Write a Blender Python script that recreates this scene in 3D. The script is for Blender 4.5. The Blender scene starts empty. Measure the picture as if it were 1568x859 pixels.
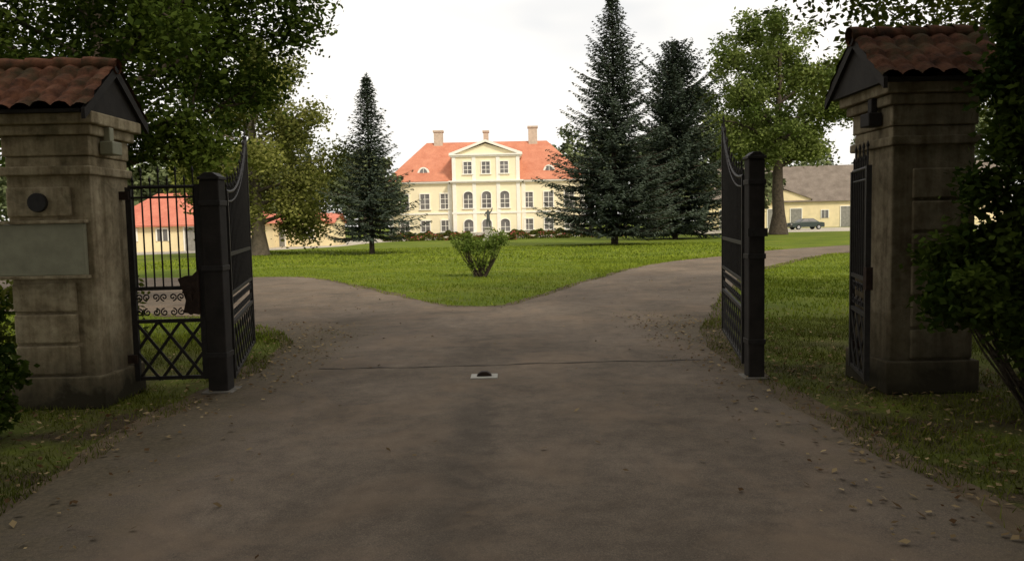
import bpy, bmesh, math, random
import numpy as np
from mathutils import Vector, Matrix
from mathutils.geometry import delaunay_2d_cdt
rng=np.random.default_rng(7); random.seed(7)
scene=bpy.context.scene
scene.view_settings.view_transform='Standard'
scene.view_settings.look='None'; scene.view_settings.exposure=0
COL=scene.collection

# ---------------------------------------------------------------- materials
def newmat(name):
    m=bpy.data.materials.new(name); m.use_nodes=True
    nt=m.node_tree; nt.nodes.clear()
    out=nt.nodes.new('ShaderNodeOutputMaterial')
    return m,nt,out
def N(nt,t,**k):
    n=nt.nodes.new(t)
    for a,b in k.items(): setattr(n,a,b)
    return n
def noise(nt,scale,detail=4,rough=.6,vec=None,dist=0):
    n=N(nt,'ShaderNodeTexNoise'); n.inputs['Scale'].default_value=scale
    n.inputs['Detail'].default_value=min(detail,4); n.inputs['Roughness'].default_value=rough
    n.inputs['Distortion'].default_value=dist
    if vec is not None: nt.links.new(vec,n.inputs['Vector'])
    return n.outputs['Fac']
def ramp(nt,fac,stops):
    r=N(nt,'ShaderNodeValToRGB'); cr=r.color_ramp
    while len(cr.elements)<len(stops): cr.elements.new(.5)
    for e,(p,c) in zip(cr.elements,stops):
        e.position=p; e.color=(c[0],c[1],c[2],1) if hasattr(c,'__len__') else (c,c,c,1)
    nt.links.new(fac,r.inputs['Fac']); return r.outputs['Color']
def mix(nt,fac,a,b,mode='MIX'):
    m=N(nt,'ShaderNodeMix',data_type='RGBA',blend_type=mode)
    for s,v in ((0,fac),(6,a),(7,b)):
        if isinstance(v,bpy.types.NodeSocket): nt.links.new(v,m.inputs[s])
        elif s==0: m.inputs[0].default_value=v
        else: m.inputs[s].default_value=(v[0],v[1],v[2],1)
    return m.outputs[2]
def pos(nt): return N(nt,'ShaderNodeNewGeometry').outputs['Position']
def bsdf(nt,out,col,rough=.8,bump=None,bstr=.3,bdist=.02,metal=0,spec=.3):
    b=N(nt,'ShaderNodeBsdfPrincipled')
    if isinstance(col,bpy.types.NodeSocket): nt.links.new(col,b.inputs['Base Color'])
    else: b.inputs['Base Color'].default_value=(*col,1)
    b.inputs['Roughness'].default_value=rough; b.inputs['Metallic'].default_value=metal
    b.inputs['Specular IOR Level'].default_value=spec
    if bump is not None:
        bp=N(nt,'ShaderNodeBump'); bp.inputs['Strength'].default_value=bstr; bp.inputs['Distance'].default_value=bdist
        nt.links.new(bump,bp.inputs['Height']); nt.links.new(bp.outputs[0],b.inputs['Normal'])
    nt.links.new(b.outputs[0],out.inputs[0]); return b
def simple(name,c,rough=.75,var=.25,scale=3,metal=0,bump=.15,spec=.3,bdist=.01):
    m,nt,out=newmat(name); p=pos(nt)
    f=noise(nt,scale,4,.65,p)
    c1=tuple(x*(1-var) for x in c); c2=tuple(min(1,x*(1+var)) for x in c)
    col=ramp(nt,f,[(.3,c1),(.7,c2)])
    bsdf(nt,out,col,rough,noise(nt,scale*12,2,.6,p),bump,bdist,metal,spec)
    return m
def leafmat(name,dark,light,trans=.35):
    m,nt,out=newmat(name)
    a=N(nt,'ShaderNodeAttribute',attribute_name='var')
    c=mix(nt,a.outputs['Fac'],dark,light)
    d=N(nt,'ShaderNodeBsdfDiffuse'); nt.links.new(c,d.inputs[0])
    if trans<=0: nt.links.new(d.outputs[0],out.inputs[0]); return m
    t=N(nt,'ShaderNodeBsdfTranslucent')
    c2=mix(nt,1,c,(1.15,1.3,.6),'MULTIPLY'); nt.links.new(c2,t.inputs[0])
    ms=N(nt,'ShaderNodeMixShader'); ms.inputs[0].default_value=trans
    nt.links.new(d.outputs[0],ms.inputs[1]); nt.links.new(t.outputs[0],ms.inputs[2])
    nt.links.new(ms.outputs[0],out.inputs[0]); return m

# grass sheet
M_ground,nt,out=newmat('grass_ground'); p=pos(nt)
f1=noise(nt,.35,4,.6,p); f2=noise(nt,9,4,.7,p); f3=noise(nt,60,2,.7,p)
c=ramp(nt,f1,[(.3,(.085,.125,.014)),(.5,(.125,.17,.018)),(.72,(.18,.205,.028))])
c=mix(nt,.55,c,ramp(nt,f2,[(.25,(.5,.5,.45)),(.75,(1.35,1.3,1.2))]),'MULTIPLY')
c=mix(nt,.6,c,ramp(nt,f3,[(.3,(.55,.55,.5)),(.7,(1.4,1.4,1.2))]),'MULTIPLY')
c=mix(nt,ramp(nt,noise(nt,.8,4,.7,p,.5),[(.55,0),(.75,.5)]),c,(.17,.14,.05))
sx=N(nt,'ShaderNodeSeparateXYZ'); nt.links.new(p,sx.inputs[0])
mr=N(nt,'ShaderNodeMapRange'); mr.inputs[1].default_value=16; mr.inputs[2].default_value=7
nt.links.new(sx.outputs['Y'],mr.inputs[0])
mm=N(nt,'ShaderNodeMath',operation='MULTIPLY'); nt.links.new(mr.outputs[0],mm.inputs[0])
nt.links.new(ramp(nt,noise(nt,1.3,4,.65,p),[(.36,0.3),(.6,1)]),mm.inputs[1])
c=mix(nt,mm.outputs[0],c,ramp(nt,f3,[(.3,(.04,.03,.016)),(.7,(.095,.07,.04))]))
bsdf(nt,out,c,.95,f3,.5,.03,spec=.1)

# asphalt
def asphalt(name,lo,hi,stripe=True,sp=.8):
    m,nt,out=newmat(name); p=pos(nt)
    f1=noise(nt,.55,4,.65,p,.4); f2=noise(nt,150,2,.8,p); f3=noise(nt,5,4,.7,p)
    c=ramp(nt,f1,[(.3,lo),(.7,hi)])
    c=mix(nt,.7,c,ramp(nt,f3,[(.3,(.66,.66,.66)),(.7,(1.22,1.2,1.16))]),'MULTIPLY')
    c=mix(nt,sp,c,ramp(nt,f2,[(.25,(.45,.45,.45)),(.55,(1,1,1)),(.75,(1.9,1.85,1.7))]),'MULTIPLY')
    if stripe:
        s=N(nt,'ShaderNodeSeparateXYZ'); nt.links.new(p,s.inputs[0])
        w=N(nt,'ShaderNodeMath',operation='MULTIPLY_ADD'); nt.links.new(f3,w.inputs[0]); w.inputs[1].default_value=.25
        nt.links.new(s.outputs['X'],w.inputs[2])
        a=N(nt,'ShaderNodeMath',operation='ADD'); nt.links.new(w.outputs[0],a.inputs[0]); a.inputs[1].default_value=.2
        b=N(nt,'ShaderNodeMath',operation='ABSOLUTE'); nt.links.new(a.outputs[0],b.inputs[0])
        r=N(nt,'ShaderNodeMapRange'); r.inputs[1].default_value=.10; r.inputs[2].default_value=.26; r.inputs[3].default_value=.36; r.inputs[4].default_value=0
        nt.links.new(b.outputs[0],r.inputs[0])
        y=N(nt,'ShaderNodeMapRange'); y.inputs[1].default_value=7.6; y.inputs[2].default_value=6.6; nt.links.new(s.outputs['Y'],y.inputs[0])
        k=N(nt,'ShaderNodeMath',operation='MULTIPLY'); nt.links.new(r.outputs[0],k.inputs[0]); nt.links.new(y.outputs[0],k.inputs[1])
        c=mix(nt,k.outputs[0],c,(.045,.040,.034))
        c=mix(nt,ramp(nt,noise(nt,.9,4,.7,p,.6),[(.48,0),(.68,.6)]),c,(.235,.17,.115))
        c=mix(nt,ramp(nt,noise(nt,.45,4,.7,p,.8),[(.52,0),(.68,.4)]),c,(.065,.052,.040))
        ax=N(nt,'ShaderNodeMath',operation='ABSOLUTE'); nt.links.new(s.outputs['X'],ax.inputs[0])
        e1=N(nt,'ShaderNodeMath',operation='MULTIPLY_ADD'); nt.links.new(noise(nt,2.5,4,.7,p),e1.inputs[0]); e1.inputs[1].default_value=1.6; nt.links.new(ax.outputs[0],e1.inputs[2])
        e2=N(nt,'ShaderNodeMapRange'); e2.inputs[1].default_value=2.75; e2.inputs[2].default_value=3.6; e2.inputs[4].default_value=.7; nt.links.new(e1.outputs[0],e2.inputs[0])
        e3=N(nt,'ShaderNodeMapRange'); e3.inputs[1].default_value=14; e3.inputs[2].default_value=11; nt.links.new(s.outputs['Y'],e3.inputs[0])
        e4=N(nt,'ShaderNodeMath',operation='MULTIPLY'); nt.links.new(e2.outputs[0],e4.inputs[0]); nt.links.new(e3.outputs[0],e4.inputs[1])
        c=mix(nt,e4.outputs[0],c,ramp(nt,noise(nt,30,3,.7,p),[(.35,(.045,.04,.022)),(.65,(.115,.09,.05))]))
    bsdf(nt,out,c,.9,f2,.5,.006,spec=.12); return m
M_asph=asphalt('asphalt',(.125,.100,.076),(.215,.172,.132))
M_dirt=asphalt('verge_dirt',(.075,.056,.034),(.15,.112,.07),False,.5)
M_gravel=asphalt('pale_gravel',(.42,.38,.31),(.58,.53,.44),False)

def plaster(name,k):
    m,nt,out=newmat(name); p=pos(nt)
    f1=noise(nt,2.2,4,.68,p,.3); f2=noise(nt,14,4,.7,p); f3=noise(nt,90,2,.6,p)
    c=ramp(nt,f1,[(.25,(.17*k,.132*k,.08*k)),(.45,(.34*k,.28*k,.18*k)),(.7,(.46*k,.39*k,.265*k))])
    c=mix(nt,.6,c,ramp(nt,f2,[(.3,(.48,.45,.40)),(.6,(1.1,1.1,1.08))]),'MULTIPLY')
    mp=N(nt,'ShaderNodeMapping'); mp.inputs['Scale'].default_value=(9,9,.6); nt.links.new(p,mp.inputs[0])
    c=mix(nt,.7,c,ramp(nt,noise(nt,1,4,.6,mp.outputs[0]),[(.35,(.45,.42,.36)),(.6,(1.05,1.05,1.05))]),'MULTIPLY')
    c=mix(nt,ramp(nt,noise(nt,3.1,4,.7,p,.5),[(.56,0),(.70,.5)]),c,(.075*k,.068*k,.035*k))
    s=N(nt,'ShaderNodeSeparateXYZ'); nt.links.new(p,s.inputs[0])
    zz=N(nt,'ShaderNodeMath',operation='MULTIPLY_ADD'); nt.links.new(f1,zz.inputs[0]); zz.inputs[1].default_value=-.9; nt.links.new(s.outputs['Z'],zz.inputs[2])
    mr=N(nt,'ShaderNodeMapRange'); mr.inputs[1].default_value=.25; mr.inputs[2].default_value=-.35; nt.links.new(zz.outputs[0],mr.inputs[0])
    c=mix(nt,mr.outputs[0],c,(.035,.03,.018))
    bsdf(nt,out,c,.9,mix(nt,.5,f2,f3),.5,.012,spec=.15); return m
M_pier=plaster('weathered_plaster',1.08); M_pier2=plaster('shaded_plaster',.66)  # second copy is darker: right pier's tree shade is put into its colour

def oldtile(name,k):
    m,nt,out=newmat(name); p=pos(nt)
    c=ramp(nt,noise(nt,7,4,.7,p),[(.3,(.04*k,.024*k,.016*k)),(.5,(.13*k,.055*k,.03*k)),(.72,(.22*k,.10*k,.055*k))])
    c=mix(nt,ramp(nt,noise(nt,3,4,.7,p),[(.47,0),(.64,.75)]),c,(.05,.045,.022))
    bsdf(nt,out,c,.9,noise(nt,70,3,.7,p),.6,.012,spec=.1); return m
M_tile=oldtile('old_clay_tile',1.05); M_tile2=oldtile('dark_mossy_tile',.6)  # second copy is the same mossy tile with its clay colours scaled darker

M_iron=simple('black_iron',(.020,.017,.015),.6,.4,20,0,.4,.3,.003)
M_wood=simple('dark_timber',(.022,.018,.015),.8,.4,6)
M_strip=simple('joint_filler',(.06,.048,.036),.9,.4,9)
M_rust=simple('rusty_lock',(.03,.016,.010),.7,.5,25)
M_plaque=simple('faded_sign_board',(.29,.28,.19),.6,.18,5)
M_yel=simple('cream_stucco',(.90,.80,.56),.85,.05,.7,0,.1)
M_yel2=simple('pale_ochre_stucco',(.82,.69,.42),.85,.1,.9,0,.1)
M_white=simple('white_trim',(.88,.85,.76),.7,.05,2)
M_greyplinth=simple('grey_plinth',(.5,.47,.38),.8,.15,2)
M_chim=simple('chimney_render',(.55,.45,.35),.85,.15,3)
def tileroof(name,a,b,sc=3.2):
    m,nt,out=newmat(name); p=pos(nt)
    w=N(nt,'ShaderNodeTexWave',wave_type='BANDS',bands_direction='Z'); w.inputs['Scale'].default_value=sc; w.inputs['Distortion'].default_value=.3
    nt.links.new(p,w.inputs['Vector'])
    c=ramp(nt,noise(nt,.8,4,.7,p),[(.3,a),(.7,b)])
    c=mix(nt,.5,c,ramp(nt,noise(nt,7,4,.8,p),[(.3,(.7,.7,.7)),(.7,(1.2,1.2,1.2))]),'MULTIPLY')
    bsdf(nt,out,c,.8,w.outputs['Fac'],.4,.05,spec=.2); return m
M_roof=tileroof('orange_clay_tile',(.50,.18,.105),(.64,.27,.165))
M_roof2=tileroof('red_clay_tile',(.50,.15,.10),(.66,.24,.16))
M_roofbarn=tileroof('weathered_shingle',(.16,.13,.105),(.26,.215,.175))
m,nt,out=newmat('window_glass'); M_glass=m
bsdf(nt,out,ramp(nt,noise(nt,.6,3,.5,pos(nt)),[(.3,(.09,.085,.085)),(.7,(.22,.21,.20))]),.15,None,spec=.5)
M_door=simple('grey_door',(.26,.25,.22),.7)
M_bark=simple('bark',(.085,.068,.05),.95,.45,5,0,.9,.1,.05)
M_bark2=simple('grey_bark',(.18,.15,.11),.95,.35,4,0,.9,.1,.05)
M_stat=simple('bronze_patina',(.09,.095,.09),.6,.3,6)
M_ped=simple('pedestal_stone',(.42,.40,.35),.85,.15,4)
M_pad=simple('worn_concrete',(.16,.145,.12),.9,.3,9)
L_dark=leafmat('linden_leaves_dark',(.018,.034,.008),(.085,.115,.020),.22)
L_opaque=leafmat('avenue_leaves',(.015,.03,.008),(.06,.09,.02),0)
L_mid=leafmat('linden_leaves',(.035,.048,.012),(.145,.15,.034),.3)
L_park=leafmat('park_tree_leaves',(.07,.10,.024),(.23,.27,.08),.2)
L_olive=leafmat('olive_leaves',(.075,.09,.025),(.25,.25,.07),.25)
L_fir=leafmat('fir_needles',(.030,.044,.032),(.092,.115,.082),0)
L_far=leafmat('far_foliage',(.08,.105,.05),(.22,.25,.12),0)  # distance haze put into the leaf colours as a lighter, greyer green
L_farfir=leafmat('far_spruce',(.04,.06,.042),(.10,.125,.09),0)  # needle colours lightened to stand in for haze on the far spruces
L_grass=leafmat('grass_blades',(.085,.125,.012),(.25,.30,.034),0)
L_verge=leafmat('verge_blades',(.055,.072,.012),(.17,.185,.03),0)
L_rose=leafmat('rose_leaves',(.07,.11,.02),(.22,.28,.07),.25)
L_fallen=leafmat('fallen_leaf',(.06,.03,.014),(.42,.32,.17),0)
L_flower=leafmat('flower_petals',(.22,.05,.04),(.50,.14,.12),0)

# ---------------------------------------------------------------- geometry helpers
def link(o,parent=None):
    COL.objects.link(o)
    if parent: o.parent=parent
    return o
def empty(name,loc=(0,0,0)):
    e=bpy.data.objects.new(name,None); e.location=loc; e.empty_display_size=.3; COL.objects.link(e); return e
def np_me(name,V,F,mat,var=None,smooth=False):
    V=np.asarray(V,dtype=np.float32); F=np.asarray(F,dtype=np.int32)
    me=bpy.data.meshes.new(name); m,k=F.shape
    me.vertices.add(len(V)); me.vertices.foreach_set('co',V.ravel())
    me.loops.add(m*k); me.loops.foreach_set('vertex_index',F.ravel())
    me.polygons.add(m); me.polygons.foreach_set('loop_start',np.arange(m,dtype=np.int32)*k)
    me.update(calc_edges=True)
    if var is not None:
        a=me.attributes.new('var','FLOAT','FACE'); a.data.foreach_set('value',np.asarray(var,dtype=np.float32))
    if smooth: me.polygons.foreach_set('use_smooth',np.ones(m,dtype=bool))
    me.materials.append(mat); return me
def unit(a): return a/np.maximum(np.linalg.norm(a,axis=-1,keepdims=True),1e-9)
def leaves(C,s,r,asp=.55):
    n=len(C); a=unit(r.normal(size=(n,3))*np.array([1,1,.6])); b=unit(np.cross(a,r.normal(size=(n,3))))
    s=(np.ones(n)*s)*r.uniform(.7,1.3,n); s=s[:,None]
    V=np.stack([C-a*s,C+b*s*asp,C+a*s,C-b*s*asp],1).reshape(-1,3)
    return V,np.arange(4*n).reshape(-1,4)
class Tubes:
    def __init__(s): s.V=[];s.F=[];s.n=0
    def add(s,P,R,k=6):
        P=np.asarray(P,float); R=np.ones(len(P))*R
        T=unit(np.gradient(P,axis=0)); up=np.array([0,0,1.]) if abs(T[0,2])<.9 else np.array([1.,0,0])
        A=unit(np.cross(T,up)); B=np.cross(T,A)
        th=np.arange(k)*2*np.pi/k
        ring=P[:,None]+R[:,None,None]*(A[:,None]*np.cos(th)[None,:,None]+B[:,None]*np.sin(th)[None,:,None])
        s.V.append(ring.reshape(-1,3)); m=len(P)
        i=np.arange(m-1)[:,None]*k; j=np.arange(k)[None]; j2=(j+1)%k
        s.F.append(np.stack([i+j,i+j2,i+k+j2,i+k+j],-1).reshape(-1,4)+s.n); s.n+=m*k
    def me(s,name,mat,origin=(0,0,0)):
        return np_me(name,np.concatenate(s.V)-np.array(origin),np.concatenate(s.F),mat,smooth=True)
class Acc:
    def __init__(s): s.v=[];s.f=[]
    def face(s,pts):
        n=len(s.v); s.v+= [tuple(p) for p in pts]; s.f.append(tuple(range(n,n+len(pts))))
    def box(s,x0,x1,y0,y1,z0,z1):
        n=len(s.v); s.v+=[(x0,y0,z0),(x1,y0,z0),(x1,y1,z0),(x0,y1,z0),(x0,y0,z1),(x1,y0,z1),(x1,y1,z1),(x0,y1,z1)]
        s.f+=[tuple(n+i for i in q) for q in ((0,3,2,1),(4,5,6,7),(0,1,5,4),(1,2,6,5),(2,3,7,6),(3,0,4,7))]
    def prism(s,poly,axis,a,b):
        def mk(p,t):
            return (t,p[0],p[1]) if axis=='x' else ((p[0],t,p[1]) if axis=='y' else (p[0],p[1],t))
        n=len(s.v); k=len(poly)
        s.v+=[mk(p,a) for p in poly]+[mk(p,b) for p in poly]
        s.f.append(tuple(range(n,n+k))); s.f.append(tuple(range(n+2*k-1,n+k-1,-1)))
        for i in range(k): j=(i+1)%k; s.f.append((n+i,n+k+i,n+k+j,n+j))
    def bar(s,p0,p1,w,t,side):
        p0=Vector(p0);p1=Vector(p1);d=(p1-p0).normalized(); a=Vector(side).normalized(); b=d.cross(a).normalized()
        n=len(s.v)
        for q in (p0,p1):
            for i,j in ((-1,-1),(1,-1),(1,1),(-1,1)): s.v.append(tuple(q+a*(t/2*i)+b*(w/2*j)))
        s.f+=[tuple(n+i for i in q) for q in ((0,1,2,3),(7,6,5,4),(0,4,5,1),(1,5,6,2),(2,6,7,3),(3,7,4,0))]
    def obj(s,name,mat,parent=None,bevel=0):
        me=bpy.data.meshes.new(name); me.from_pydata(s.v,[],s.f)
        bm=bmesh.new(); bm.from_mesh(me); bmesh.ops.recalc_face_normals(bm,faces=bm.faces); bm.to_mesh(me); bm.free()
        me.materials.append(mat); o=bpy.data.objects.new(name,me); link(o,parent)
        if parent is not None:
            o.matrix_parent_inverse=Matrix.Translation(parent.location).inverted()
        if bevel:
            b=o.modifiers.new('bev','BEVEL'); b.width=bevel; b.segments=2; b.limit_method='ANGLE'
        return o
def catmull(P,step=.3,closed=False):
    P=[np.array(p,float) for p in P]; out=[]
    n=len(P)
    for i in range(n if closed else n-1):
        if closed: p0,p1,p2,p3=P[i-1],P[i],P[(i+1)%n],P[(i+2)%n]
        else: p0,p1,p2,p3=P[max(i-1,0)],P[i],P[i+1],P[min(i+2,n-1)]
        m=max(2,int(np.linalg.norm(p2-p1)/step)); m=min(m,60)
        for t in np.arange(m)/m:
            out.append(.5*((2*p1)+(p2-p0)*t+(2*p0-5*p1+4*p2-p3)*t*t+(3*p1-p0-3*p2+p3)*t**3))
    if not closed: out.append(P[-1])
    return np.array(out)
def inpoly(x,y,P):
    ins=np.zeros(len(x),bool); n=len(P); j=n-1
    for i in range(n):
        xi,yi=P[i];xj,yj=P[j]
        if yi!=yj:
            c=((yi>y)!=(yj>y))&(x<(xj-xi)*(y-yi)/(yj-yi)+xi); ins^=c
        j=i
    return ins
def sheet(name,P,z,mat,grid=1.3):
    P=np.array([tuple(p) for p in P]); n=len(P)
    pts=[Vector(p) for p in P.tolist()]
    lo=P.min(0);hi=P.max(0); gx,gy=np.meshgrid(np.arange(lo[0]+.05,hi[0],grid),np.arange(lo[1]+.05,hi[1],grid)); gx=gx.ravel()+.01*np.sin(gy.ravel()*3);gy=gy.ravel()
    k=inpoly(gx,gy,P); pts+= [Vector((float(a),float(b))) for a,b in zip(gx[k],gy[k])]
    vs,es,fs,_,_,_=delaunay_2d_cdt(pts,[],[list(range(n))],1,1e-4)
    V=[(v.x,v.y,z) for v in vs]
    F=[]
    for f in fs:
        a,b,c_=[vs[i] for i in f[:3]]
        F.append(f if (b.x-a.x)*(c_.y-a.y)-(b.y-a.y)*(c_.x-a.x)>0 else f[::-1])
    me=bpy.data.meshes.new(name); me.from_pydata(V,[],F); me.materials.append(mat)
    return link(bpy.data.objects.new(name,me))

# ---------------------------------------------------------------- ground, roads
me=bpy.data.meshes.new('ground'); me.from_pydata([(-900,-900,0),(900,-900,0),(900,900,0),(-900,900,0)],[],[(0,1,2,3)]); me.materials.append(M_ground)
link(bpy.data.objects.new('grass_ground',me))
LEFT=[(-3.0,-30),(-2.95,-10),(-2.95,2),(-2.9,4.2),(-3.0,6),(-2.85,7.6),(-2.85,9),(-3.1,11),(-4.3,13),(-6,14.5),(-9,15.5),(-20,16.6),(-60,18)]
LB=[(-60,28),(-20,27),(-9,25.8),(-6.2,24.4),(-3.8,20),(-1.95,16.4),(-1.3,15.3),(-.6,15.0),(.0,15.3),(.45,16.4),(2.2,21.3),(5.3,28.6),(9.5,34),(19,43.5),(60,70)]
RB=[(60,58),(26,43),(15,35),(8.2,25.3),(5.2,18.5),(3.4,13.4),(2.5,10),(2.35,7.6),(2.4,5.7),(2.45,3.8),(2.6,0),(2.6,-10),(2.6,-30)]
def jit(P,a,seed):
    r=np.random.default_rng(seed); n=len(P); k=r.normal(size=(n,2)); k=(k+np.roll(k,1,0)+np.roll(k,-1,0))/1.7
    return P+k*a
roadP=np.concatenate([jit(catmull(LEFT,.25),.035,1),jit(catmull(LB,.25),.035,2),jit(catmull(RB,.25),.035,3)])
sheet('asphalt_road',roadP,.010,M_asph)
def off(pts,d,sgn):
    P=catmull(pts,.4); T=unit(np.gradient(P,axis=0)); Nn=np.stack([-T[:,1],T[:,0]],1); return P+Nn*d*sgn
dirtP=np.concatenate([jit(off(LEFT,.22,1),.06,4),jit(off(LB,.20,1),.05,5),jit(off(RB,.28,1),.06,6)])
sheet('verge_dirt',dirtP,.005,M_dirt)
farP=catmull([(-70,44),(-34,50),(-22,54),(-14.5,62),(-13,75),(-8,84),(5,87),(30,85),(90,80),(90,112),(40,114),(20,112),(12,104),(-14,104),(-20,92),(-21,76),(-24,66),(-36,60),(-70,56)],1.5,True)
sheet('gravel_drive',farP,.010,M_gravel,6)

def fbm2(x,y,s=1.0):
    return (np.sin(x*1.3*s+2*np.sin(y*.9*s))+np.sin(y*1.7*s+1.5*np.sin(x*1.1*s))+np.sin((x+y)*3.1*s))/3
def blades(n,xr,yr,h,w,seed,mask):
    r=np.random.default_rng(seed); x=r.uniform(*xr,n); y=r.uniform(*yr,n)
    k=mask(x,y,r); x=x[k];y=y[k]; n=len(x)
    ang=r.uniform(0,2*np.pi,n); hh=h*r.uniform(.5,1.4,n)*(1+.35*fbm2(x,y)); lean=r.normal(size=(n,2))*.45*hh[:,None]
    dx=np.cos(ang)*w;dy=np.sin(ang)*w; z=np.zeros(n)
    V=np.stack([np.stack([x-dx,y-dy,z],1),np.stack([x+dx,y+dy,z],1),np.stack([x+lean[:,0],y+lean[:,1],hh],1)],1).reshape(-1,3)
    var=np.clip(.45+.25*fbm2(x,y,.7)+r.normal(size=n)*.2,0,1)
    return V,var
road_in=lambda x,y:inpoly(x,y,roadP)
def mk_near(x,y,r):
    d=r.uniform(size=len(x))
    return (~road_in(x,y))&(d<np.clip(.66+.55*fbm2(x,y,1.7)-(y<10)*.25,0.04,1))
def mk_any(x,y,r): return (r.uniform(size=len(x))<np.clip(.05+.6*fbm2(x,y,2.3),0,.5))
for nm,mt,L in (('lawn_grass',L_grass,[(60000,(2.5,18),(12,34),.065,.011,13,mk_near),(70000,(-10,9),(15,32),.05,.010,14,mk_near),(35000,(-18,14),(32,55),.07,.03,15,mk_near),(22000,(-12,-3),(11,17),.06,.009,16,mk_near)]),
              ('verge_grass',L_verge,[(60000,(-6,-2.7),(2.5,12),.045,.004,11,mk_near),(110000,(2.2,8),(2.5,12.5),.045,.004,12,mk_near),(2600,(-2.9,-2.1),(8,12.5),.025,.004,17,mk_any),(3600,(1.7,2.6),(8,14),.025,.004,18,mk_any)])):
    Vs=[];vs=[]
    for a in L:
        V,v=blades(*a); Vs.append(V);vs.append(v)
    V=np.concatenate(Vs); v=np.concatenate(vs)
    link(bpy.data.objects.new(nm,np_me(nm,V,np.arange(len(V)).reshape(-1,3),mt,v)))
r=np.random.default_rng(21)
G_=[(380,'u',-5,5,2.2,9),(900,'n',-3.3,.5,2.5,13),(1700,'n',3.0,.7,3,13),(600,'u',-5,9,10,22),(220,'n',-2.6,.25,7.6,12),(220,'n',2.3,.3,8,13),(700,'n',4.5,1.2,3.5,9),(500,'n',-4.2,.6,3,8)]
x=np.concatenate([r.uniform(a,b,n) if t=='u' else r.normal(a,b,n) for n,t,a,b,c_,d in G_]); y=np.concatenate([r.uniform(c_,d,n) for n,t,a,b,c_,d in G_])
k=(np.abs(x)>1.7)|(r.uniform(size=len(x))<.25); x=x[k];y=y[k]; n=len(x)
C=np.stack([x,y,np.full(n,.028)],1); ang=r.uniform(0,6.28,n); s=r.uniform(.010,.032,n)
a=np.stack([np.cos(ang),np.sin(ang),r.normal(size=n)*.25],1)*s[:,None]; b=np.stack([-np.sin(ang),np.cos(ang),r.normal(size=n)*.25],1)*s[:,None]*.62
V=np.stack([C-a,C+b-a*.2,C+a,C-b-a*.2],1).reshape(-1,3); V[:,2]=np.maximum(V[:,2],.014)
link(bpy.data.objects.new('fallen_leaves',np_me('fallen_leaves',V,np.arange(4*n).reshape(-1,4),L_fallen,np.clip(r.beta(1.0,2.0,n),0,1))))

# ---------------------------------------------------------------- trees
def broadleaf(name,loc,H,th,R,seed,nleaf,ls,lmat,bmat,tr=.3,nl=18,sig=.09,drop=0,ns=6,nt_=5,shift=(0,0)):
    r=np.random.default_rng(seed); T=Tubes(); top=H*.9
    tz=np.linspace(0,top,10); wob=np.cumsum(r.normal(size=(10,2))*.02*H/10*2,0); wob-=wob[0]
    trunk=np.stack([wob[:,0]+shift[0]*.5*(tz/top)**2,wob[:,1]+shift[1]*.5*(tz/top)**2,tz],1); tr_r=tr*(1-tz/top*.85)*(1+.5*np.exp(-tz/.5)); T.add(trunk,tr_r,10)
    cz=(H+th)/2; rz=(H-th)/2; pts=[];cv=[]; npt=max(1,nleaf//(nl*ns*(nt_+1)))
    for i in range(nl):
        f=(i+.5)/nl; az=i*2.4+r.normal()*.3
        el=-.95+1.9*f+r.normal()*.08; el=np.clip(el,-.95,.97); ce=math.sqrt(1-el*el)*r.uniform(.8,1.12)
        tgt=np.array([math.cos(az)*ce*R+shift[0],math.sin(az)*ce*R+shift[1],cz+el*rz*r.uniform(.9,1.05)-drop*ce*rz*.3])
        sz=np.clip(th*.85+(top-th)*.75*f,0,top*.95); st=np.array([np.interp(sz,tz,trunk[:,0]),np.interp(sz,tz,trunk[:,1]),sz])
        t=np.linspace(0,1,7)[:,None]; mid=(st+tgt)/2+np.array([0,0,.12*np.linalg.norm(tgt-st)])+r.normal(size=3)*.05*R
        L=(1-t)**2*st+2*t*(1-t)*mid+t*t*tgt
        r0=tr*.42*(1-.6*f); T.add(L,np.linspace(r0,r0*.12,7),6)
        for j in range(ns):
            u=.3+.7*(j+r.uniform())/ns; q=np.array([np.interp(u,t[:,0],L[:,k]) for k in range(3)])
            dirv=unit(r.normal(size=3)+unit(tgt-st)*.9+np.array([0,0,.1])); ln=R*.36*r.uniform(.6,1.2)*(1.15-.4*u)
            e=q+dirv*ln; m=(q+e)/2+r.normal(size=3)*ln*.1; tt=np.linspace(0,1,4)[:,None]
            S=(1-tt)**2*q+2*tt*(1-tt)*m+tt*tt*e; T.add(S,np.linspace(r0*.35,r0*.07,4),4)
            cvj=r.uniform(.1,.8)
            for k in range(nt_+1):
                if k<nt_:
                    w=r.uniform(.3,1); q2=q+(e-q)*w; e2=q2+unit(r.normal(size=3)+dirv*.6-np.array([0,0,.25+drop]))*R*.15*r.uniform(.5,1.3)
                    if r.uniform()<.5: T.add(np.stack([q2,(q2+e2)/2+[0,0,.03*R*.3],e2]),np.array([.1,.06,.03])*r0*.6,3)
                else: q2,e2=q,e
                w=r.uniform(.15,1.1,npt)[:,None]; c=q2+(e2-q2)*w+np.clip(r.normal(size=(npt,3)),-1.7,1.7)*R*sig*np.array([1,1,.7])
                c[:,2]-=drop*np.abs(r.normal(size=npt))*R*.12
                pts.append(c); cv.append(np.clip(cvj+r.uniform(-.18,.18)+r.normal(size=npt)*.1,0,1))
    pts=np.concatenate(pts);cv=np.concatenate(cv); V,F=leaves(pts,ls,r,.6)
    tm=T.me(name+'_wood',bmat); lm=np_me(name+'_leaves',V,F,lmat,cv)
    return tree_from(name,loc,tm,lm)
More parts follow.
